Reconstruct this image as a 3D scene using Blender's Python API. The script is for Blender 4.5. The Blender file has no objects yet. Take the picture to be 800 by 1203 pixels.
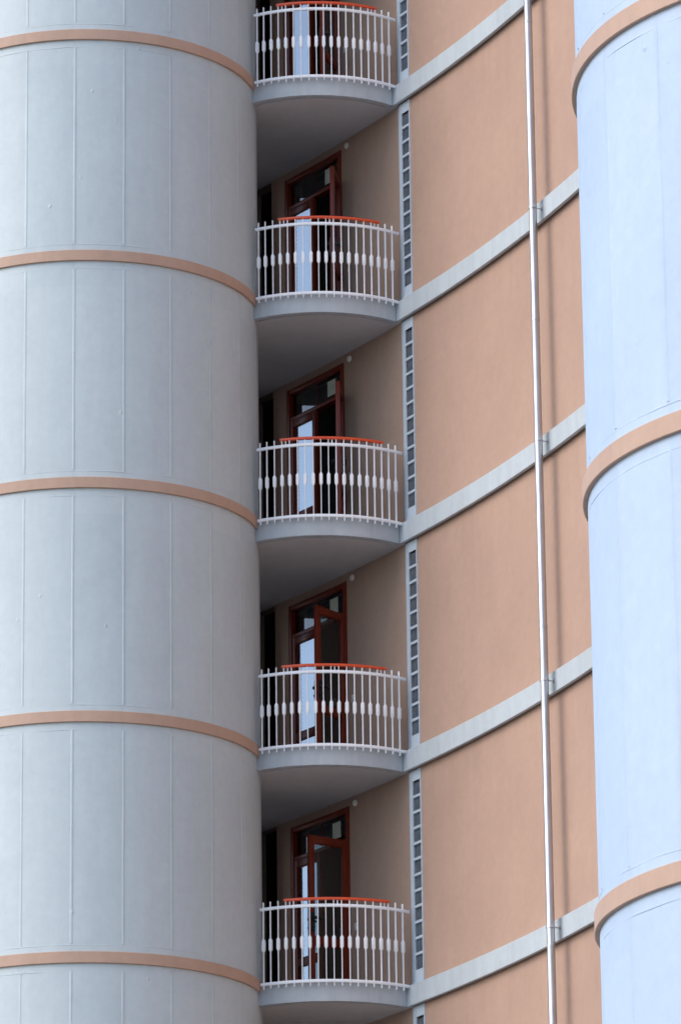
import bpy, bmesh, math, random
from mathutils import Vector, Matrix, noise as mnoise

random.seed(7)
SC = bpy.context.scene
COL = SC.collection
R = math.radians
pi = math.pi

# ------------------------------------------------------------------ measures (metres)
EYE = 1.6
FLOOR = 3.0
RING0 = 25.7273 + EYE            # lower edge of the topmost ring in view on the far tower
SLAB_T = 0.26
TOP0 = RING0 - 0.17 + SLAB_T     # floor level of the topmost balcony in view
RING_H = 0.141
TOWER_A = (-3.218, 62.315)
TOWER_B = (3.862, 33.119)
TOWER_R = 2.18
WC = (-24.3627, 47.4750)         # centre of the curved wall
WR = 29.1110
PH0 = 0.52474
BC = (-0.27, 63.14)              # centre of the balcony front
BR = 1.5


def ftop(k):
    return TOP0 - FLOOR * k


# ------------------------------------------------------------------ materials
class NT:
    def __init__(self, name):
        self.m = bpy.data.materials.new(name)
        self.m.use_nodes = True
        self.t = self.m.node_tree
        self.b = self.t.nodes['Principled BSDF']

    def n(self, kind, **kw):
        nd = self.t.nodes.new(kind)
        for k, v in kw.items():
            if k.startswith('i_'):
                nd.inputs[k[2:].replace('_', ' ')].default_value = v
            else:
                setattr(nd, k, v)
        return nd

    def l(self, a, b):
        self.t.links.new(a, b)

    def math(self, op, a, b=None, c=None):
        nd = self.n('ShaderNodeMath', operation=op)
        for i, x in enumerate((a, b, c)):
            if x is None:
                continue
            if isinstance(x, (int, float)):
                nd.inputs[i].default_value = x
            else:
                self.l(x, nd.inputs[i])
        return nd.outputs[0]

    def coords(self, sx=1, sy=1, sz=1):
        tc = self.n('ShaderNodeTexCoord')
        mp = self.n('ShaderNodeMapping')
        mp.inputs['Scale'].default_value = (sx, sy, sz)
        self.l(tc.outputs['Object'], mp.inputs['Vector'])
        return mp.outputs[0]

    def noise(self, vec, scale, detail=4, rough=.55):
        nd = self.n('ShaderNodeTexNoise')
        nd.inputs['Scale'].default_value = scale
        nd.inputs['Detail'].default_value = detail
        nd.inputs['Roughness'].default_value = rough
        self.l(vec, nd.inputs['Vector'])
        return nd.outputs['Fac']

    def ramp(self, fac, stops):
        nd = self.n('ShaderNodeValToRGB')
        cr = nd.color_ramp
        while len(cr.elements) < len(stops):
            cr.elements.new(.5)
        for e, (p, c) in zip(cr.elements, stops):
            e.position = p
            e.color = c if len(c) == 4 else (*c, 1)
        self.l(fac, nd.inputs['Fac'])
        return nd.outputs['Color']

    def mix(self, fac, a, b, blend='MIX'):
        nd = self.n('ShaderNodeMix', data_type='RGBA', blend_type=blend)
        if isinstance(fac, (int, float)):
            nd.inputs[0].default_value = fac
        else:
            self.l(fac, nd.inputs[0])
        for s, x in ((6, a), (7, b)):
            if isinstance(x, tuple):
                nd.inputs[s].default_value = (*x[:3], 1)
            else:
                self.l(x, nd.inputs[s])
        return nd.outputs[2]

    def bump(self, h, strength=.3, dist=.01, prev=None):
        nd = self.n('ShaderNodeBump')
        nd.inputs['Strength'].default_value = strength
        nd.inputs['Distance'].default_value = dist
        self.l(h, nd.inputs['Height'])
        if prev is not None:
            self.l(prev, nd.inputs['Normal'])
        return nd.outputs[0]


def scale_c(c, f):
    return tuple(min(1, x * f) for x in c)


def paint_material(name, base, rough=.6, var=.08, streak=.10, grain=.25, spec=.35, rain=0, panels=False, lumps=False):
    n = NT(name)
    v = n.coords()
    vs = n.coords(1.4, 1.4, .12)
    big = n.noise(v, .55, 5, .6)
    col = n.ramp(big, [(.3, scale_c(base, 1 - var)), (.7, scale_c(base, 1 + var))])
    st = n.noise(vs, 5.0, 5, .65)
    stm = n.ramp(st, [(.35, (1 - streak,) * 3), (.62, (1, 1, 1))])
    col = n.mix(1.0, col, stm, 'MULTIPLY')
    mid = n.noise(v, 9.0, 6, .7)
    midm = n.ramp(mid, [(.3, (.95, .953, .96)), (.7, (1.03, 1.03, 1.02))])
    col = n.mix(1.0, col, midm, 'MULTIPLY')
    if rain:
        # faint run-off marks that start under each ledge and fade downwards
        sz = n.n('ShaderNodeSeparateXYZ')
        n.l(v, sz.inputs[0])
        t_ = n.math('FRACT', n.math('DIVIDE', n.math('SUBTRACT', sz.outputs[2], TOP0 - SLAB_T + 30.0 - 60.0), 3.0))
        top = n.ramp(t_, [(.45, (0, 0, 0)), (.99, (1, 1, 1))])
        rn = n.ramp(n.noise(n.coords(1.1, 1.1, .05), 4.0, 6, .75), [(.44, (0, 0, 0)), (.72, (1, 1, 1))])
        msk = n.mix(1.0, top, rn, 'MULTIPLY')
        rmx = n.n('ShaderNodeMix', data_type='RGBA', blend_type='MULTIPLY')
        n.l(msk, rmx.inputs[0])
        n.l(col, rmx.inputs[6])
        rmx.inputs[7].default_value = (1 - rain, 1 - rain, 1 - rain * .9, 1)
        col = rmx.outputs[2]
    if panels:
        sp = n.n('ShaderNodeSeparateXYZ')
        n.l(v, sp.inputs[0])
        ang = n.math('ARCTAN2', sp.outputs[0], n.math('MULTIPLY', sp.outputs[1], -1))
        pos = n.math('DIVIDE', n.math('ADD', ang, R(18.531)), R(16.497))
        idx = n.math('FLOOR', pos)
        # grime that has settled along the joints
        dj = n.math('PINGPONG', pos, .5)
        gr = n.ramp(dj, [(.0, (.93, .935, .94)), (.035, (.97, .972, .975)), (.10, (1, 1, 1))])
        gmask = n.ramp(n.noise(n.coords(3, 3, .5), 2.2, 4), [(.38, (0, 0, 0)), (.6, (1, 1, 1))])
        gm = n.n('ShaderNodeMix', data_type='RGBA', blend_type='MULTIPLY')
        n.l(gmask, gm.inputs[0])
        n.l(col, gm.inputs[6])
        n.l(gr, gm.inputs[7])
        col = gm.outputs[2]
        lev = n.math('FLOOR', n.math('DIVIDE', sp.outputs[2], 3.0))
        cmb = n.n('ShaderNodeCombineXYZ')
        n.l(idx, cmb.inputs[0])
        n.l(lev, cmb.inputs[1])
        wn = n.n('ShaderNodeTexWhiteNoise', noise_dimensions='3D')
        n.l(cmb.outputs[0], wn.inputs['Vector'])
        pm = n.ramp(wn.outputs['Value'], [(0, (.955, .965, .975)), (1, (1.02, 1.015, 1.01))])
        col = n.mix(1.0, col, pm, 'MULTIPLY')
    n.l(col, n.b.inputs['Base Color'])
    n.b.inputs['Roughness'].default_value = rough
    n.b.inputs['Specular IOR Level'].default_value = spec
    h = n.bump(n.noise(v, 60, 4, .7), grain, .004)
    h = n.bump(n.noise(v, 2.2, 3, .5), .5, .02, h)
    if lumps:
        vo = n.n('ShaderNodeTexVoronoi', feature='F1')
        vo.inputs['Scale'].default_value = 2.9
        vo.inputs['Randomness'].default_value = 1
        n.l(n.coords(1, 1, .8), vo.inputs['Vector'])
        lump = n.ramp(vo.outputs['Distance'], [(0, (1, 1, 1)), (.075, (0, 0, 0))])
        pick = n.ramp(n.noise(v, .9, 2), [(.44, (0, 0, 0)), (.56, (1, 1, 1))])
        lm = n.mix(1.0, lump, pick, 'MULTIPLY')
        h = n.bump(lm, .7, .012, h)
    n.l(h, n.b.inputs['Normal'])
    return n.m


def simple_material(name, base, rough=.5, metal=0, spec=.5, var=.06, scale=6, bump=.1, coat=0):
    n = NT(name)
    v = n.coords()
    c = n.ramp(n.noise(v, scale, 5, .6), [(.3, scale_c(base, 1 - var)), (.7, scale_c(base, 1 + var))])
    n.l(c, n.b.inputs['Base Color'])
    n.b.inputs['Roughness'].default_value = rough
    n.b.inputs['Metallic'].default_value = metal
    n.b.inputs['Specular IOR Level'].default_value = spec
    n.b.inputs['Coat Weight'].default_value = coat
    if bump:
        n.l(n.bump(n.noise(v, scale * 8, 3), bump, .003), n.b.inputs['Normal'])
    return n.m


def wood_material(name, base):
    n = NT(name)
    v = n.coords(14, 14, 1.2)
    g = n.noise(v, 4, 6, .65)
    c = n.ramp(g, [(.25, scale_c(base, .62)), (.75, scale_c(base, 1.25))])
    n.l(c, n.b.inputs['Base Color'])
    n.b.inputs['Roughness'].default_value = .38
    n.b.inputs['Coat Weight'].default_value = .08
    n.b.inputs['Specular IOR Level'].default_value = .3
    n.b.inputs['Coat Roughness'].default_value = .22
    n.l(n.bump(g, .12, .002), n.b.inputs['Normal'])
    return n.m


def glass_material(name, tint, mirror, rough=.02, coat=(.95, .97, 1)):
    """thin window glass: a see-through pane with a reflecting front (coated panes reflect more)"""
    n = NT(name)
    t = n.t
    out = t.nodes['Material Output']
    gl = n.n('ShaderNodeBsdfGlossy')
    gl.inputs['Roughness'].default_value = rough
    gl.inputs['Color'].default_value = (*coat, 1)
    tr = n.n('ShaderNodeBsdfTransparent')
    tr.inputs['Color'].default_value = (*tint, 1)
    lw = n.n('ShaderNodeLayerWeight')
    lw.inputs['Blend'].default_value = .5
    fac = n.math('MINIMUM', n.math('MULTIPLY_ADD', n.math('POWER', lw.outputs['Facing'], 5), .9, mirror + .06), 1.0)
    mx = n.n('ShaderNodeMixShader')
    n.l(fac, mx.inputs[0])
    n.l(tr.outputs[0], mx.inputs[1])
    n.l(gl.outputs[0], mx.inputs[2])
    v = n.coords(1, 1, .6)
    n.l(n.bump(n.noise(v, 2.0, 2), .02, .01), gl.inputs['Normal'])
    n.l(mx.outputs[0], out.inputs['Surface'])
    return n.m


def fabric_material():
    n = NT('added_pale_curtain')
    v = n.coords(1, 1, 1)
    c = n.ramp(n.noise(v, 7, 5, .6), [(.3, (.70, .79, .93)), (.7, (.78, .86, .97))])
    n.l(c, n.b.inputs['Base Color'])
    n.b.inputs['Roughness'].default_value = .9
    n.b.inputs['Specular IOR Level'].default_value = .1
    n.l(n.bump(n.noise(n.coords(40, 40, 40), 5, 3), .2, .002), n.b.inputs['Normal'])
    return n.m


TOWER_C = (.53, .605, .63)
PEACH = (.46, .308, .238)
M = {}
M['tower'] = paint_material('pale_grey_tower_paint', TOWER_C, .5, .035, .028, .18, .4, panels=True, lumps=True)
M['tower_blue'] = paint_material('pale_blue_tower_paint', (.45, .555, .695), .5, .035, .022, .18, .4, panels=True, lumps=True)
M['ring'] = paint_material('peach_ring_paint', (.52, .35, .262), .6, .06, .06, .35)
M['wall'] = paint_material('peach_wall_plaster', PEACH, .75, .07, .02, .35, .25, rain=.07)
M['loggia_shade'] = paint_material('shade_darkened_plaster', (.40, .284, .222), .8, .07, .02, .35, .2, rain=.07)  # wall plaster darkened to carry the shade of the recess
M['band'] = paint_material('grey_band_paint', (.50, .555, .59), .6, .06, .09, .3)
M['slab'] = paint_material('grey_slab_paint', (.50, .545, .575), .65, .07, .10, .4)
M['soffit'] = paint_material('grey_soffit_paint', (.57, .57, .57), .8, .11, .0, .5)
M['strip'] = paint_material('pale_strip_paint', (.54, .62, .69), .6, .04, .06, .3)
M['block'] = simple_material('dark_glass_block', (.10, .12, .145), .3, 0, .5, .25, 9, .2)
M['white'] = simple_material('white_metal_paint', (.93, .95, .975), .4, 0, .5, .03, 9, .08)
M['orange'] = simple_material('orange_handrail_plastic', (.72, .085, .02), .38, 0, .5, .06, 5, .05)
M['wood'] = wood_material('red_brown_varnished_wood', (.17, .022, .009))
M['glass'] = glass_material('clear_window_glass', (.42, .52, .53), .05)
M['film'] = glass_material('pale_window_glass', (.90, .94, .96), .25, coat=(.80, .90, 1.0))
M['added_curtain'] = fabric_material()
M['black'] = simple_material('black_handle', (.012, .012, .014), .35, 0, .5, .1, 10, 0)
M['paper'] = simple_material('paper_notice', (.62, .68, .60), .8, 0, .2, .12, 14, .1)
M['plastic'] = simple_material('cream_plastic', (.75, .74, .70), .5)
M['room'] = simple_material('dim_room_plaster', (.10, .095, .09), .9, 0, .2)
M['roof'] = simple_material('roof_felt', (.12, .12, .12), .9)


def pipe_material():
    n = NT('galvanised_pipe')
    v = n.coords(4, 4, .5)
    g = n.noise(v, 6, 5, .6)
    c = n.ramp(g, [(.3, (.46, .46, .47)), (.7, (.58, .58, .60))])
    n.l(c, n.b.inputs['Base Color'])
    n.b.inputs['Metallic'].default_value = 1
    r = n.ramp(g, [(.3, (.36,) * 3), (.7, (.44,) * 3)])
    n.l(r, n.b.inputs['Roughness'])
    return n.m


M['pipe'] = pipe_material()


def ground_material():
    n = NT('pale_paving')
    v = n.coords()
    a = n.noise(v, .15, 6, .6)
    c = n.ramp(a, [(.3, (.16, .155, .15)), (.7, (.26, .255, .245))])
    n.l(c, n.b.inputs['Base Color'])
    n.b.inputs['Roughness'].default_value = .9
    n.l(n.bump(n.noise(v, 8, 5), .3, .02), n.b.inputs['Normal'])
    return n.m


M['ground'] = ground_material()


# ------------------------------------------------------------------ object helpers
class MB:
    """collects pieces of one mesh in world coordinates"""
    def __init__(self):
        self.v, self.f = [], []

    def add(self, verts, faces):
        o = len(self.v)
        self.v += [tuple(p) for p in verts]
        self.f += [tuple(i + o for i in fc) for fc in faces]

    def grid(self, rows, closed_u=False, closed_v=False):
        nu, nv = len(rows), len(rows[0])
        vs = [p for r in rows for p in r]
        fs = []
        for i in range(nu if closed_u else nu - 1):
            for j in range(nv if closed_v else nv - 1):
                a, b = i, (i + 1) % nu
                c, d = j, (j + 1) % nv
                fs.append((a * nv + c, b * nv + c, b * nv + d, a * nv + d))
        if not closed_u:
            fs.append(tuple(range(nv))[::-1])
            fs.append(tuple((nu - 1) * nv + j for j in range(nv)))
        self.add(vs, fs)

    def tube(self, pts, r, seg=12):
        rows = []
        for i, p in enumerate(pts):
            p = Vector(p)
            d = (Vector(pts[min(i + 1, len(pts) - 1)]) - Vector(pts[max(i - 1, 0)])).normalized()
            a = d.orthogonal().normalized() if i == 0 else (a - d * a.dot(d)).normalized()
            b = d.cross(a)
            rr = r[i] if isinstance(r, (list, tuple)) else r
            rows.append([p + (a * math.cos(t) + b * math.sin(t)) * rr for t in (2 * pi * k / seg for k in range(seg))])
        self.grid(rows, closed_v=True)

    def build(self, name, mat, parent=None, sharp=30, bevel=0):
        me = bpy.data.meshes.new(name)
        o = bpy.data.objects.new(name, me)
        off = Vector((0, 0, 0))
        p = parent
        while p is not None:
            off += p.location
            p = p.parent
        me.from_pydata([Vector(p_) - off for p_ in self.v], [], self.f)
        bm = bmesh.new()
        bm.from_mesh(me)
        bmesh.ops.recalc_face_normals(bm, faces=bm.faces)
        if bevel:
            es = [e for e in bm.edges if len(e.link_faces) == 2 and e.calc_face_angle(0) > R(40)]
            bmesh.ops.bevel(bm, geom=es, offset=bevel, segments=2, affect='EDGES', profile=.5, clamp_overlap=True)
        bm.to_mesh(me)
        bm.free()
        for pl in me.polygons:
            pl.use_smooth = True
        me.set_sharp_from_angle(angle=R(sharp))
        me.materials.append(mat)
        COL.objects.link(o)
        if parent is not None:
            o.parent = parent
        return o


def thing(name, label, cat, loc, group=None):
    o = bpy.data.objects.new(name, None)
    COL.objects.link(o)
    o.location = loc
    o.empty_display_size = .3
    o['label'] = label
    o['category'] = cat
    if group:
        o['group'] = group
    return o


def wp(s, d, z):
    """point on the curved wall: s along it (to the right), d out of it, z up"""
    a = PH0 - s / WR
    r = WR - d
    return Vector((WC[0] + r * math.cos(a), WC[1] + r * math.sin(a), z))


def lin(a, b, step):
    n = max(1, int(math.ceil(abs(b - a) / step)))
    return [a + (b - a) * i / n for i in range(n + 1)]


def cbox(mb, s0, s1, d0, d1, z0, z1, step=.25):
    rows = []
    for s in lin(s0, s1, step):
        rows.append([wp(s, d0, z0), wp(s, d1, z0), wp(s, d1, z1), wp(s, d0, z1)])
    mb.grid(rows, closed_v=True)


def ring_profile(mb, c, prof, a0=0, a1=2 * pi, step=R(2)):
    """sweep a closed (r, z) profile about a vertical axis"""
    full = abs(a1 - a0 - 2 * pi) < 1e-6
    n = int(round(abs(a1 - a0) / step))
    rows = []
    for i in range(n if full else n + 1):
        a = a0 + (a1 - a0) * i / n
        rows.append([Vector((c[0] + r * math.sin(a), c[1] - r * math.cos(a), z)) for r, z in prof])
    mb.grid(rows, closed_u=full, closed_v=True)


def box3(mb, o, ax, ay, az, x0, x1, y0, y1, z0, z1):
    vs = [o + ax * x + ay * y + az * z for x in (x0, x1) for y in (y0, y1) for z in (z0, z1)]
    mb.add(vs, [(0, 1, 3, 2), (4, 6, 7, 5), (0, 4, 5, 1), (2, 3, 7, 6), (0, 2, 6, 4), (1, 5, 7, 3)])


# ------------------------------------------------------------------ ground and sky
g = MB()
g.add([(-900, -900, 0), (900, -900, 0), (900, 900, 0), (-900, 900, 0)], [(0, 1, 2, 3)])
go = g.build('ground', M['ground'])
go['kind'] = 'structure'

# ------------------------------------------------------------------ the two round towers
ROOF = 34.0


def tower(c, phase, label, seed, paint):
    root = thing('round_tower', label, 'tower', (c[0], c[1], 0), 'round towers of the block')
    rnd = random.Random(seed)
    mb = MB()
    ring_z = [RING0 - FLOOR * k for k in range(-1, 9)]
    zs = [0] + sorted(ring_z) + [ROOF]
    # plain drum
    rows = []
    n = 176
    for i in range(n):
        a = 2 * pi * i / n
        rows.append([Vector((c[0] + TOWER_R * math.sin(a), c[1] - TOWER_R * math.cos(a), z)) for z in zs])
    vs = [p for r in rows for p in r]
    nv = len(zs)
    fs = []
    for i in range(n):
        b = (i + 1) % n
        for j in range(nv - 1):
            fs.append((i * nv + j, b * nv + j, b * nv + j + 1, i * nv + j + 1))
    fs.append(tuple(i * nv for i in range(n))[::-1])
    fs.append(tuple(i * nv + nv - 1 for i in range(n)))
    mb.add(vs, fs)
    # raised joints between the cladding panels
    for rz in ring_z:
        for k in range(-8, 14):
            a = phase + k * R(16.497)
            w0 = rnd.uniform(.009, .013)
            sd = rnd.uniform(0, 100)
            rr = []
            z0, z1 = rz + .24, rz + FLOOR - .10
            for z in lin(z0, z1, .12):
                nz = mnoise.noise(Vector((sd, z * 1.7, 0)))
                w = w0 * (1 + .25 * nz)
                h = .0034 * (1 + .5 * mnoise.noise(Vector((sd + 9, z * 2.5, 3))))
                j = .0025 * mnoise.noise(Vector((sd + 3, z * .9, 7)))
                q = []
                for da, rad in ((-w - .010, -.002), (-w, h), (w, h), (w + .010, -.002)):
                    aa = a + (da + j) / TOWER_R
                    q.append(Vector((c[0] + (TOWER_R + rad) * math.sin(aa), c[1] - (TOWER_R + rad) * math.cos(aa), z)))
                rr.append(q)
            mb.grid(rr, closed_v=True)
        # fillet joints just under and just over the ring, uneven where the paint has filled them
        for dz, hh in ((-.095, .0038), (.225, .003)):
            sd = rnd.uniform(0, 100)
            rr = []
            for i in range(240):
                a = 2 * pi * i / 240
                nz = mnoise.noise(Vector((math.cos(a) * 5 + sd, math.sin(a) * 5, dz)))
                h = hh * max(-.3, .35 + 1.5 * nz)
                zz = rz + dz + .006 * mnoise.noise(Vector((math.cos(a) * 8 + sd, math.sin(a) * 8, 4)))
                q = [Vector((c[0] + (TOWER_R + e) * math.sin(a), c[1] - (TOWER_R + e) * math.cos(a), zz + o_))
                     for o_, e in ((-.012, -.003), (-.006, h), (.006, h), (.012, -.003))]
                rr.append(q)
            mb.grid(rr, closed_u=True, closed_v=True)
    mb.build('drum_wall', paint, root, 35)
    for rz in ring_z:
        m = MB()
        r0, r1 = TOWER_R - .02, TOWER_R + .034
        prof = [(r0, rz), (r1 - .004, rz), (r1, rz + .004), (r1, rz + RING_H - .006), (r1 - .006, rz + RING_H), (r0, rz + RING_H + .006)]
        ring_profile(m, c, prof, step=R(1.5))
        m.build('ring_band', M['ring'], root, 30)
    cap = MB()
    ring_profile(cap, c, [(.05, ROOF + .004), (TOWER_R + .05, ROOF + .004), (TOWER_R + .05, ROOF + .22), (.05, ROOF + .22)])
    cap.build('roof_cap', M['roof'], root)
    return root


tower(TOWER_A, R(-18.531), 'large grey round tower with peach rings filling the left side, beside the balconies', 3, M['tower'])
tower(TOWER_B, R(-68.0), 'bright pale blue round tower with wide peach rings, cut by the right edge', 5, M['tower_blue'])

# ------------------------------------------------------------------ the apartment wing
wing = thing('apartment_wing', 'concave peach wall with grey floor bands and balconies between the two round towers', 'building', (0.8, 62.1, 0))
S_L, S_R = -5.2, 12.0
TH = .28
DOOR = (-2.80, -1.46, 0.0, 2.635)
PASS = (-3.75, -3.13, 0.0, 2.795)
STRIP = (.075, .255)


def wall_mesh():
    holes = []
    for k in range(-1, 6):
        z = ftop(k)
        holes.append((DOOR[0], DOOR[1], z + DOOR[2], z + DOOR[3]))
        holes.append((PASS[0], PASS[1], z, z + PASS[3]))
        holes.append((STRIP[0], STRIP[1], z + .19, z + 2.60))
    ss = set(lin(S_L, S_R, .35)) | {-.02}
    zz = set([0, ROOF - 1.0])
    for h in holes:
        ss |= {h[0], h[1]}
        zz |= {h[2], h[3]}
    zz |= set(lin(0, ftop(6), 3))
    ss, zz = sorted(ss), sorted(zz)
    ss = [s for i, s in enumerate(ss) if i == 0 or s - ss[i - 1] > 1e-5]
    zz = [s for i, s in enumerate(zz) if i == 0 or s - zz[i - 1] > 1e-5]
    ns, nz = len(ss), len(zz)

    def solid(i, j):
        if i < 0 or j < 0 or i >= ns - 1 or j >= nz - 1:
            return False
        s, z = (ss[i] + ss[i + 1]) / 2, (zz[j] + zz[j + 1]) / 2
        return not any(h[0] < s < h[1] and h[2] < z < h[3] for h in holes)
    mb = MB()
    vs = []
    for d in (0, -TH):
        for s in ss:
            for z in zz:
                vs.append(wp(s, d, z))
    N = ns * nz
    fs = []

    def vi(d, i, j):
        return d * N + i * nz + j
    for i in range(ns - 1):
        for j in range(nz - 1):
            if not solid(i, j):
                continue
            fs.append((vi(0, i, j), vi(0, i + 1, j), vi(0, i + 1, j + 1), vi(0, i, j + 1)))
            fs.append((vi(1, i, j), vi(1, i, j + 1), vi(1, i + 1, j + 1), vi(1, i + 1, j)))
            for di, dj, e in ((-1, 0, ((0, 0), (0, 1))), (1, 0, ((1, 1), (1, 0))), (0, -1, ((1, 0), (0, 0))), (0, 1, ((0, 1), (1, 1)))):
                if not solid(i + di, j + dj):
                    (a, b), (c_, d_) = e
                    fs.append((vi(0, i + a, j + b), vi(0, i + c_, j + d_), vi(1, i + c_, j + d_), vi(1, i + a, j + b)))
    mb.add(vs, fs)
    return mb


pw = wall_mesh().build('plaster_wall', M['wall'], wing, 35)
pw.data.materials.append(M['loggia_shade'])          # shade of the balcony recess put into a darker tan
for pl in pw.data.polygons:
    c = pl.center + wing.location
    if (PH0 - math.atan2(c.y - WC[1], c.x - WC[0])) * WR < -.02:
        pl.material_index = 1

# rooms behind the wall: back wall, cross walls and floors, dim from their dark plaster and the lack of lamps
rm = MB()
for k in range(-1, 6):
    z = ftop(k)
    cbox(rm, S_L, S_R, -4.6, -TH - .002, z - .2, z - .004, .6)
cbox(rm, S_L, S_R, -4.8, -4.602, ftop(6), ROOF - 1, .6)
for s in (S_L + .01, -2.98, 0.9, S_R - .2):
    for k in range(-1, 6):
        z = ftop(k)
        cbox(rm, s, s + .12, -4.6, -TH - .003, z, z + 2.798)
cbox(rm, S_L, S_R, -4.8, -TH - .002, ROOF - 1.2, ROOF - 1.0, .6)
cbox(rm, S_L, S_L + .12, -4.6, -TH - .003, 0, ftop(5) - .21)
lk = MB()      # added unseen wall that darkens the recess; its gap gives door panes sky
a_, b_ = wp(-3.80, -.01, 0), Vector((TOWER_A[0] + 2.0 * math.sin(R(146)), TOWER_A[1] - 2.0 * math.cos(R(146)), 0))
u_ = (b_ - a_).normalized()
box3(lk, a_, u_, Vector((-u_.y, u_.x, 0)), Vector((0, 0, 1)), 0, .64, 0, .2, 0, ROOF - 1.2)
box3(lk, a_, u_, Vector((-u_.y, u_.x, 0)), Vector((0, 0, 1)), .93, (b_ - a_).length, 0, .2, 0, ROOF - 1.2)
lk.build('added_shade_wall', M['loggia_shade'], wing)
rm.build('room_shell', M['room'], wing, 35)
pr = MB()
cbox(pr, S_L, S_R, -TH - .05, .06, ROOF - .998, ROOF - .85, .4)
pr.build('roof_coping', M['band'], wing, 35)

# grey floor bands
for k in range(-1, 6):
    m = MB()
    z = ftop(k)
    rows = []
    for s in lin(-.018, S_R, .15):
        w = .0035 * mnoise.noise(Vector((s * 1.3, k * 7.1, 1)))
        rows.append([wp(s, -.05, z - SLAB_T + .07), wp(s, .040, z - SLAB_T + .065), wp(s, .042, z - SLAB_T), wp(s, .084 + w, z - SLAB_T), wp(s, .087 + w, z - SLAB_T + .004),
                     wp(s, .087 + w * .6, z - .006), wp(s, .081 + w * .6, z), wp(s, -.05, z + .012)])
    m.grid(rows, closed_v=True)
    m.build('floor_band', M['band'], wing, 35)

# strips of glass blocks beside the balconies
NB = 12
P_ = 2.41 / NB
for k in range(0, 6):
    z = ftop(k)
    m = MB()
    cbox(m, -.02, .034, -.02, .004, z + .003, z + 2.738)          # recessed edge
    cbox(m, .036, STRIP[0], -.02, .014, z + .003, z + 2.738)      # left stile
    cbox(m, STRIP[1], .275, -.02, .014, z + .003, z + 2.738)      # right stile
    cbox(m, STRIP[0], STRIP[1], -.02, .012, z + .003, z + .19)    # foot
    cbox(m, STRIP[0], STRIP[1], -.02, .012, z + 2.60, z + 2.738)  # head
    for i in range(1, NB):
        zz = z + .19 + P_ * i
        cbox(m, STRIP[0], STRIP[1], -.11, .010, zz - .0165, zz + .0165)
    fr = m.build('block_window', M['strip'], wing, 35)
    gb = MB()
    for i in range(NB):
        z0 = z + .19 + P_ * i + .0165
        z1 = z0 + P_ - .033
        # pillowed face of the block
        rows = []
        n = 6
        rd_ = random.Random(k * 31 + i)
        dep, tl_ = rd_.uniform(-.006, .003), rd_.uniform(-.006, .006)
        for a in range(n + 1):
            s = STRIP[0] + (STRIP[1] - STRIP[0]) * a / n
            rows.append([wp(s, -.016 + dep + tl_ * (a / n - .5) + .005 * math.sin(pi * a / n) * math.sin(pi * b / n), z0 + (z1 - z0) * b / n) for b in range(n + 1)])
        gv = [p for r in rows for p in r]
        gf = [(i_ * (n + 1) + j, (i_ + 1) * (n + 1) + j, (i_ + 1) * (n + 1) + j + 1, i_ * (n + 1) + j + 1) for i_ in range(n) for j in range(n)]
        gb.add(gv, gf)
    cbox(gb, STRIP[0] - .02, STRIP[1] + .02, -TH + .02, -.12, z + .17, z + 2.62)
    gb.build('glass_block', M['block'], fr, 35)


# balcony slabs
def slab(k):
    z1 = ftop(k)
    z0 = z1 - SLAB_T
    def outline(rad, a_r, inset):
        pts = []
        n = 40
        a_l = R(-33.0)
        for i in range(n + 1):
            a = a_r + (a_l - a_r) * i / n
            pts.append((BC[0] + rad * math.sin(a), BC[1] - rad * math.cos(a)))
        # follow the tower (just inside its surface) round to the back
        for t in lin(80, 140, 6):
            pts.append((TOWER_A[0] + (TOWER_R - .04) * math.sin(R(t)), TOWER_A[1] - (TOWER_R - .04) * math.cos(R(t))))
        for s in lin(-3.75, -.02, .3):
            p = wp(s, -.03 if s < -.03 else -.01, 0)
            pts.append((p.x, p.y))
        return pts
    m = MB()
    # main body, its underside edge stopping short of the drip groove
    for rad, ar, za, zb in ((BR - .125, R(42.3), z0 + .003, z0 + .05), (BR - .012, R(42.3), z0 + .04, z1)):
        o = outline(rad, ar, 0)
        n = len(o)
        m.add([(x, y, za) for x, y in o] + [(x, y, zb) for x, y in o],
              [tuple(range(n))[::-1], tuple(range(n, 2 * n))] + [(i, (i + 1) % n, (i + 1) % n + n, i + n) for i in range(n)])
    sl = m.build('balcony_slab', M['soffit'], wing, 35)
    f = MB()
    prof = [(BR - .085, z0), (BR - .003, z0), (BR, z0 + .004), (BR, z1 - .005), (BR - .005, z1 + .001), (BR - .085, z1 + .004)]
    ring_profile(f, BC, prof, R(-33.5), R(42.4), R(1.5))
    f.build('fascia', M['slab'], sl, 35)


for k in range(-1, 5):
    slab(k)

# small fittings on the balcony wall
for k in range(0, 5):
    z = ftop(k)
    if k > 0:
        m = MB()
        c0 = wp(-1.32, 0, z + 2.645)
        nrm = (wp(-1.32, .1, z) - wp(-1.32, 0, z)).normalized()
        tan = (wp(-1.30, 0, z) - wp(-1.32, 0, z)).normalized()
        up = Vector((0, 0, 1))
        rows = []
        for d, r in ((-.01, .042), (.012, .042), (.020, .036), (.022, .020), (.016, .016)):
            rows.append([c0 + nrm * d + (tan * math.cos(t) + up * math.sin(t)) * r for t in (2 * pi * i / 20 for i in range(20))])
        m.grid(rows, closed_v=True)
        m.build('vent_cap', M['plastic'], wing, 30)
    m = MB()
    cbox(m, -1.362, -1.292, -.005, .014, z + .985, z + 1.085)
    so = m.build('wall_socket', M['plastic'], wing, 30, .004)
    m = MB()
    cbox(m, -1.347, -1.307, .0142, .019, z + 1.005, z + 1.065)
    m.build('socket_flap', M['plastic'], so, 30, .002)

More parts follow.
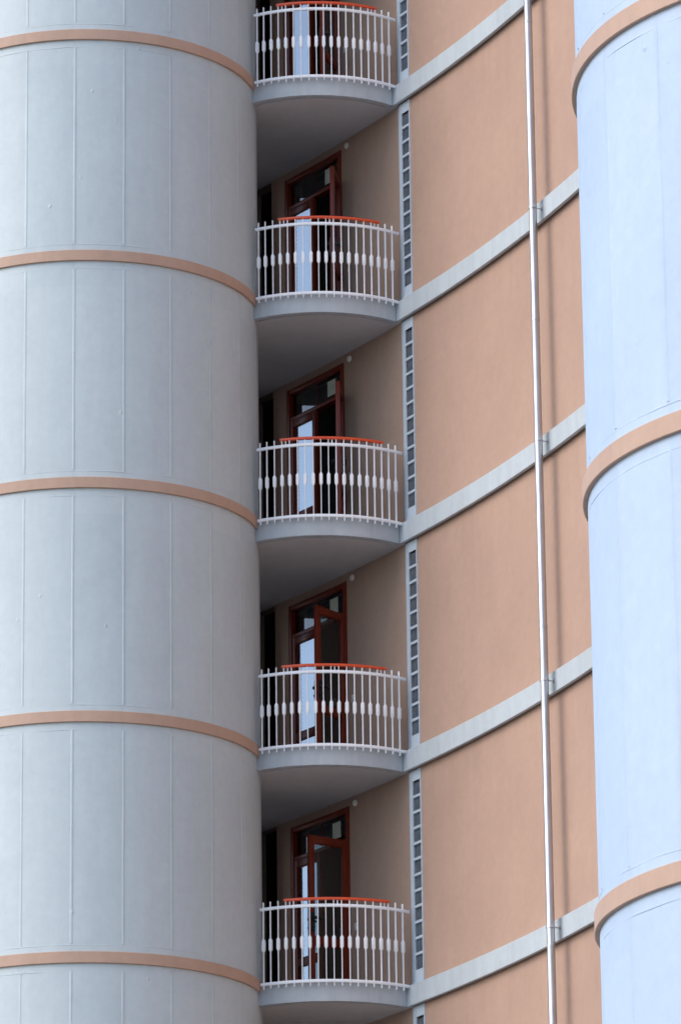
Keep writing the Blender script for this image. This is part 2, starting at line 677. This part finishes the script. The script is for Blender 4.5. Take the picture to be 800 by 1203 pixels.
# ------------------------------------------------------------------ balcony doors
LEAF_TOP = 2.18
CURT = [(-2.68, -2.20), (-2.64, -2.20), (-2.66, -2.20), (-2.62, -2.20), (-2.63, -2.20)]
CURT_TOP = [1.62, 2.085, 2.085, 2.085, 2.085]
HINGE_S = -1.49
LEAF_W = .60
# how far each right-hand leaf stands open (degrees from the closed position)
OPEN = [127, 138, 142, 109, 92]


def leaf_mesh(o, ax, ay, z):
    """a glazed leaf; ax runs from its hinge, ay is its outward side"""
    up = Vector((0, 0, 1))
    m = MB()
    w, t = LEAF_W, .028
    st = .075
    z0, z1 = .012, LEAF_TOP
    for a, b, c, d in ((0, st, z0, z1), (w - st, w, z0, z1), (st, w - st, z1 - .095, z1), (st, w - st, .77, .87), (st, w - st, z0, .13)):
        e = 0 if a == 0 or b == w else .002
        box3(m, o, ax, ay, up, a, b, -t + e, t - e, z + c, z + d)
    # glazing beads
    for zz0, zz1 in ((.87, z1 - .095), (.13, .77)):
        for a, b, c, d in ((st, st + .012, zz0, zz1), (w - st - .012, w - st, zz0, zz1), (st + .012, w - st - .012, zz0, zz0 + .012), (st + .012, w - st - .012, zz1 - .012, zz1)):
            box3(m, o, ax, ay, up, a, b, -.014, .014, z + c, z + d)
    g = MB()
    for zz0, zz1 in ((.882, z1 - .107), (.142, .758)):
        a, b = st + .012, w - st - .012
        g.add([o + ax * a + up * (z + zz0), o + ax * b + up * (z + zz0), o + ax * b + up * (z + zz1), o + ax * a + up * (z + zz1)], [(0, 1, 2, 3)])
    return m, g


def handle_mesh(o, ax, ay, z, x, side):
    up = Vector((0, 0, 1))
    m = MB()
    box3(m, o, ax, ay * side, up, x - .028, x + .028, .0285, .040, z + .92, z + 1.18)
    p = o + ax * x + up * (z + 1.10)
    m.tube([p + ay * side * .03, p + ay * side * .055, p + ay * side * .075 - ax * .012, p + ay * side * .08 - ax * .05,
            p + ay * side * .08 - ax * .09 - up * .004, p + ay * side * .076 - ax * .125 - up * .012], [.026, .024, .023, .021, .019, .016], 12)
    m.tube([o + ax * x + up * (z + .985) + ay * side * .03, o + ax * x + up * (z + .985) + ay * side * .055], .025, 14)
    return m


for k in range(0, 5):
    z = ftop(k)
    fr = MB()
    d0, d1 = -.10, .022
    s0, s1, _, zt = DOOR
    jw = .062
    cbox(fr, s0 + .002, s0 + jw, d0, d1, z + .002, z + zt - .002)
    cbox(fr, s1 - jw - .01, s1 - .002, d0, d1, z + .002, z + zt - .002)
    cbox(fr, s0 + jw, s1 - jw - .01, d0, d1 - .003, z + 2.565, z + zt - .002)
    cbox(fr, s0 + jw, s1 - jw - .01, d0, d1 - .008, z + LEAF_TOP + .004, z + LEAF_TOP + .052)
    cbox(fr, s0 + jw, s1 - jw - .01, d0, d1 - .006, z + .001, z + .010)
    mull = -2.165
    cbox(fr, mull - .004, mull + .004, -.05, -.038, z + LEAF_TOP + .052, z + 2.565)
    door = fr.build('balcony_door', M['wood'], wing, 30, .004)
    door['label'] = ['red-brown balcony door behind the topmost railing', 'red-brown balcony door, right leaf seen edge-on',
                     'red-brown balcony door with striped bright left pane', 'red-brown balcony door, right leaf standing half open',
                     'red-brown balcony door, right leaf opened a little'][k]
    tg = MB()
    for a, b in ((s0 + jw + .001, mull - .004), (mull + .004, s1 - jw - .011)):
        tg.add([wp(a, -.045, z + LEAF_TOP + .052), wp(b, -.045, z + LEAF_TOP + .052), wp(b, -.045, z + 2.565), wp(a, -.045, z + 2.565)], [(0, 1, 2, 3)])
    tg.build('transom_glass', M['glass'], door)
    nt = MB()
    sx = -1.83
    cbox(nt, sx - .095, sx + .095, -.0435, -.0425, z + 2.30, z + 2.51)
    nt.build('paper_notice', M['paper'], door)
    # closed left leaf
    hl = wp(s0 + jw + .006, -.010, 0)
    el = wp(s0 + jw + .006 + LEAF_W, -.010, 0)
    ax = (el - hl).normalized()
    ay = Vector((ax.y, -ax.x, 0))
    if ay.y > 0:
        ay = -ay
    m, g_ = leaf_mesh(hl, ax, ay, z)
    m.build('door_leaf', M['wood'], door, 30, .003)
    g_.build('leaf_glass', M['film'], door)
    # pleated curtain added to brighten the closed leaf's pane like a sky reflection
    cs0, cs1 = CURT[k]
    ctop = CURT_TOP[k]
    rows = []
    nc, nz_ = 36, 90
    for i in range(nc + 1):
        row = []
        for j in range(nz_ + 1):
            zz = .145 + (ctop - .145) * j / nz_
            lace = .020 * abs(((zz * 17 + k * .3) % 1) - .5) * 2 + .010 * mnoise.noise(Vector((zz * 6, k * 3, 0)))
            s_ = cs0 + lace * (1 - i / nc) ** 3 + (cs1 - cs0) * i / nc
            dd = -.062 + .009 * math.sin(i * 1.15 + .5 * math.sin(zz * 2 + k)) + .004 * mnoise.noise(Vector((i * .4, zz * 3, k * 5)))
            row.append(wp(s_, dd, z + zz))
        rows.append(row)
    cm = MB()
    cm.add([p for r_ in rows for p in r_], [(i * (nz_ + 1) + j, (i + 1) * (nz_ + 1) + j, (i + 1) * (nz_ + 1) + j + 1, i * (nz_ + 1) + j + 1)
                                           for i in range(nc) for j in range(nz_)])
    cm.build('added_curtain', M['added_curtain'], door, 80)
    # open right leaf, hinged at the right jamb and swung out over the balcony
    hr = wp(HINGE_S, .026, 0)
    tl = (wp(HINGE_S - .3, .026, 0) - hr).normalized()
    nr = Vector((-tl.y, tl.x, 0))
    if nr.y > 0:
        nr = -nr
    th = R(OPEN[k])
    ax = tl * math.cos(th) + nr * math.sin(th)
    ay = nr * math.cos(th) - tl * math.sin(th)
    m, g_ = leaf_mesh(hr, ax, ay, z)
    m.build('door_leaf', M['wood'], door, 30, .003)
    g_.build('leaf_glass', M['glass'], door)
    hm = handle_mesh(hr, ax, ay, z, LEAF_W - .038, 1)
    hm.build('door_handle', M['black'], door, 30)
    hm = handle_mesh(hr, ax, ay, z, LEAF_W - .038, -1)
    hm.build('door_handle', M['black'], door, 30)

# ------------------------------------------------------------------ balcony railings
RR = 1.56
ANG = [-28.34, -24.78, -20.95, -17.25, -13.55, -9.80, -6.22, -2.51, 1.08, 4.62, 8.22, 11.86, 15.48, 19.29, 23.03, 26.85, 30.70, 34.60, 38.67]


def arc(rad, a0, a1, z, n=36):
    return [Vector((BC[0] + rad * math.sin(R(a0 + (a1 - a0) * i / n)), BC[1] - rad * math.cos(R(a0 + (a1 - a0) * i / n)), z)) for i in range(n + 1)]


def rail(a0, a1, z0, z1, hw):
    m = MB()
    rows = []
    for i in range(41):
        a = R(a0 + (a1 - a0) * i / 40)
        q = []
        zc, hh = (z0 + z1) / 2, (z1 - z0) / 2
        c = .35
        for x, y in ((-1, -1 + c), (-1 + c, -1), (1 - c, -1), (1, -1 + c), (1, 1 - c), (1 - c, 1), (-1 + c, 1), (-1, 1 - c)):
            r = RR + x * hw
            q.append(Vector((BC[0] + r * math.sin(a), BC[1] - r * math.cos(a), zc + y * hh)))
        rows.append(q)
    m.grid(rows, closed_v=True)
    return m


def baluster(a, zt):
    rad = Vector((math.sin(R(a)), -math.cos(R(a)), 0))
    tan = Vector((math.cos(R(a)), math.sin(R(a)), 0))
    o = Vector((BC[0], BC[1], 0)) + rad * (RR + .002)
    rows = []
    tw, rd = .0056, .0135
    for z, w, d in ((-.080, tw, rd), (.372, tw, rd), (.386, tw * 1.3, rd * 1.02), (.410, .021, .020), (.530, .021, .020), (.554, tw * 1.3, rd * 1.02), (.57, tw, rd), (zt, tw, rd)):
        q = []
        c = .30
        for x, y in ((-1, -1 + c), (-1 + c, -1), (1 - c, -1), (1, -1 + c), (1, 1 - c), (1 - c, 1), (-1 + c, 1), (-1, 1 - c)):
            q.append(o + tan * (x * w) + rad * (y * d) + Vector((0, 0, z)))
        rows.append(q)
    m = MB()
    m.grid(rows, closed_v=True)
    return m


def shifted(mb, dz):
    for i, p in enumerate(mb.v):
        mb.v[i] = (p[0], p[1], p[2] + dz)
    return mb


RL = ['white balcony railing with orange handrail on the topmost balcony, at the top edge',
      'white balcony railing with orange handrail on the second balcony from the top',
      'white balcony railing with orange handrail on the middle balcony of the five',
      'white balcony railing with orange handrail below a half open glazed door, fourth from top',
      'white balcony railing with orange handrail on the lowest balcony, before the bright red door leaf']
z = ftop(0)
base = (BC[0], BC[1] - RR, z)
root = thing('balcony_railing', RL[0], 'railing', base, 'curved white balcony railings')
shifted(rail(-29.9, 42.6, .911, .949, .016), z).build('top_rail', M['white'], root)
shifted(rail(-29.9, 42.6, -.037, .001, .016), z).build('bottom_rail', M['white'], root)
ob = shifted(rail(-18.0, 31.3, .998, 1.033, .024), z).build('handrail', M['orange'], root)
for a in (-15.4, 6.4, 28.8):
    rad = Vector((math.sin(R(a)), -math.cos(R(a)), 0))
    o = Vector((BC[0], BC[1], z)) + rad * RR
    m = MB()
    m.tube([o + Vector((0, 0, .94)), o + Vector((0, 0, 1.0))], .007, 8)
    m.build('handrail_bracket', M['white'], ob)
for i, a in enumerate(ANG):
    zt = .999 if 3 <= i <= 16 else 1.016
    shifted(baluster(a, zt), z).build('baluster', M['white'], root)
for k in range(1, 5):
    r = root.copy()
    COL.objects.link(r)
    r.location = (base[0], base[1], ftop(k))
    r['label'] = RL[k]
    for ch in list(root.children):
        c = ch.copy()
        COL.objects.link(c)
        c.parent = r
        if ch.name.startswith('baluster'):
            c.rotation_euler = (0, 0, 0)
        for gch in list(ch.children):
            d = gch.copy()
            COL.objects.link(d)
            d.parent = c

# ------------------------------------------------------------------ drainpipe on the wall
PS, PD, PR_ = 3.985, .21, .049
pp = wp(PS, PD, 0)
dp = thing('drainpipe', 'long shiny metal drainpipe running up the peach wall near the right tower', 'drainpipe', (pp.x, pp.y, 0))
m = MB()
JZ = [z + EYE for z in (9.6, 13.47, 17.36, 21.25, 25.17, 29.05)]
zl = [0.05] + JZ + [ROOF - 1.4]
for a, b in zip(zl[:-1], zl[1:]):
    jx = .0012 * random.uniform(-1, 1)
    m.tube([pp + Vector((jx, jx, z)) for z in (a, a + .006, a + .008, b)], [PR_ + .0008, PR_ + .0008, PR_, PR_ - .0008], 40)
m.build('pipe', M['pipe'], dp, 30)
for z in JZ:
    m = MB()
    m.tube([pp + Vector((0, 0, z - .028)), pp + Vector((0, 0, z - .027)), pp + Vector((0, 0, z - .002)), pp + Vector((0, 0, z - .001))], [PR_, PR_ + .004, PR_ + .004, PR_], 40)
    m.build('joint_collar', M['pipe'], dp, 30)
nrm = (wp(PS, 1, 0) - wp(PS, 0, 0)).normalized()
tan = Vector((-nrm.y, nrm.x, 0))
for k in range(-1, 6):
    z = ftop(k) - .125
    c0 = pp + Vector((0, 0, z))
    m = MB()
    m.tube([c0 + Vector((0, 0, t)) for t in (-.014, -.013, .013, .014)], [PR_, PR_ + .005, PR_ + .005, PR_], 36)
    for sg in (1, -1):
        a = c0 + tan * sg * (PR_ + .004)
        box3(m, a, tan * sg, nrm, Vector((0, 0, 1)), 0, .022, -.010, .010, -.013, .013)
        m.tube([a + tan * sg * .012 - nrm * .016, a + tan * sg * .012 + nrm * .018], .006, 8)
    m.tube([c0 - nrm * PR_, c0 - nrm * (PD - .086)], .0075, 10)
    m.tube([c0 - nrm * (PD - .096), c0 - nrm * (PD - .086)], .022, 14)
    m.build('pipe_clamp', M['pipe'], dp, 30)

# ------------------------------------------------------------------ light
AZ = R(248)      # compass direction the light comes from (clockwise from +Y)
EL = R(38)
SKY_STRENGTH, SUN_STRENGTH, SUN_ANGLE, EXPOSURE = .16, .52, 42, 0.84
src = Vector((math.sin(AZ) * math.cos(EL), math.cos(AZ) * math.cos(EL), math.sin(EL)))
w = bpy.data.worlds.new('World')
SC.world = w
w.use_nodes = True
nt = w.node_tree
bg = nt.nodes['Background']
sky = nt.nodes.new('ShaderNodeTexSky')
sky.sky_type = 'NISHITA'
sky.sun_disc = False
sky.sun_elevation = EL
sky.sun_rotation = AZ
sky.air_density = 1.0
sky.dust_density = 1.6
sky.ozone_density = 1.0
nt.links.new(sky.outputs[0], bg.inputs['Color'])
bg.inputs['Strength'].default_value = SKY_STRENGTH
sl = bpy.data.lights.new('sun', 'SUN')
sl.energy = SUN_STRENGTH
sl.angle = R(SUN_ANGLE)
sl.color = (1, .965, .975)
so = bpy.data.objects.new('sun', sl)
so.rotation_euler = src.to_track_quat('Z', 'Y').to_euler()
so.location = (-30, 20, 40)
COL.objects.link(so)

# ------------------------------------------------------------------ camera
cd = bpy.data.cameras.new('camera')
cd.sensor_fit = 'HORIZONTAL'
cd.sensor_width = 36
cd.lens = 36 * 6021.566 / 800
cd.clip_start = .5
cd.clip_end = 3000
co = bpy.data.objects.new('camera', cd)
COL.objects.link(co)
p, r = 0.311705661, -0.0121595757
Fw = Vector((0, math.cos(p), math.sin(p)))
Rt = Vector((1, 0, 0))
Up = Vector((0, -math.sin(p), math.cos(p)))
X = Rt * math.cos(r) + Up * math.sin(r)
Y = -Rt * math.sin(r) + Up * math.cos(r)
Z = -Fw
co.matrix_world = Matrix(((X.x, Y.x, Z.x, 0), (X.y, Y.y, Z.y, 0), (X.z, Y.z, Z.z, EYE), (0, 0, 0, 1)))
SC.camera = co

vs_ = SC.view_settings
vs_.view_transform = 'Standard'
vs_.look = 'None'
vs_.exposure = EXPOSURE
vs_.gamma = 1
vs_.use_curve_mapping = False
SC.cycles.max_bounces = 10
SC.cycles.transparent_max_bounces = 12
SC.cycles.use_denoising = True
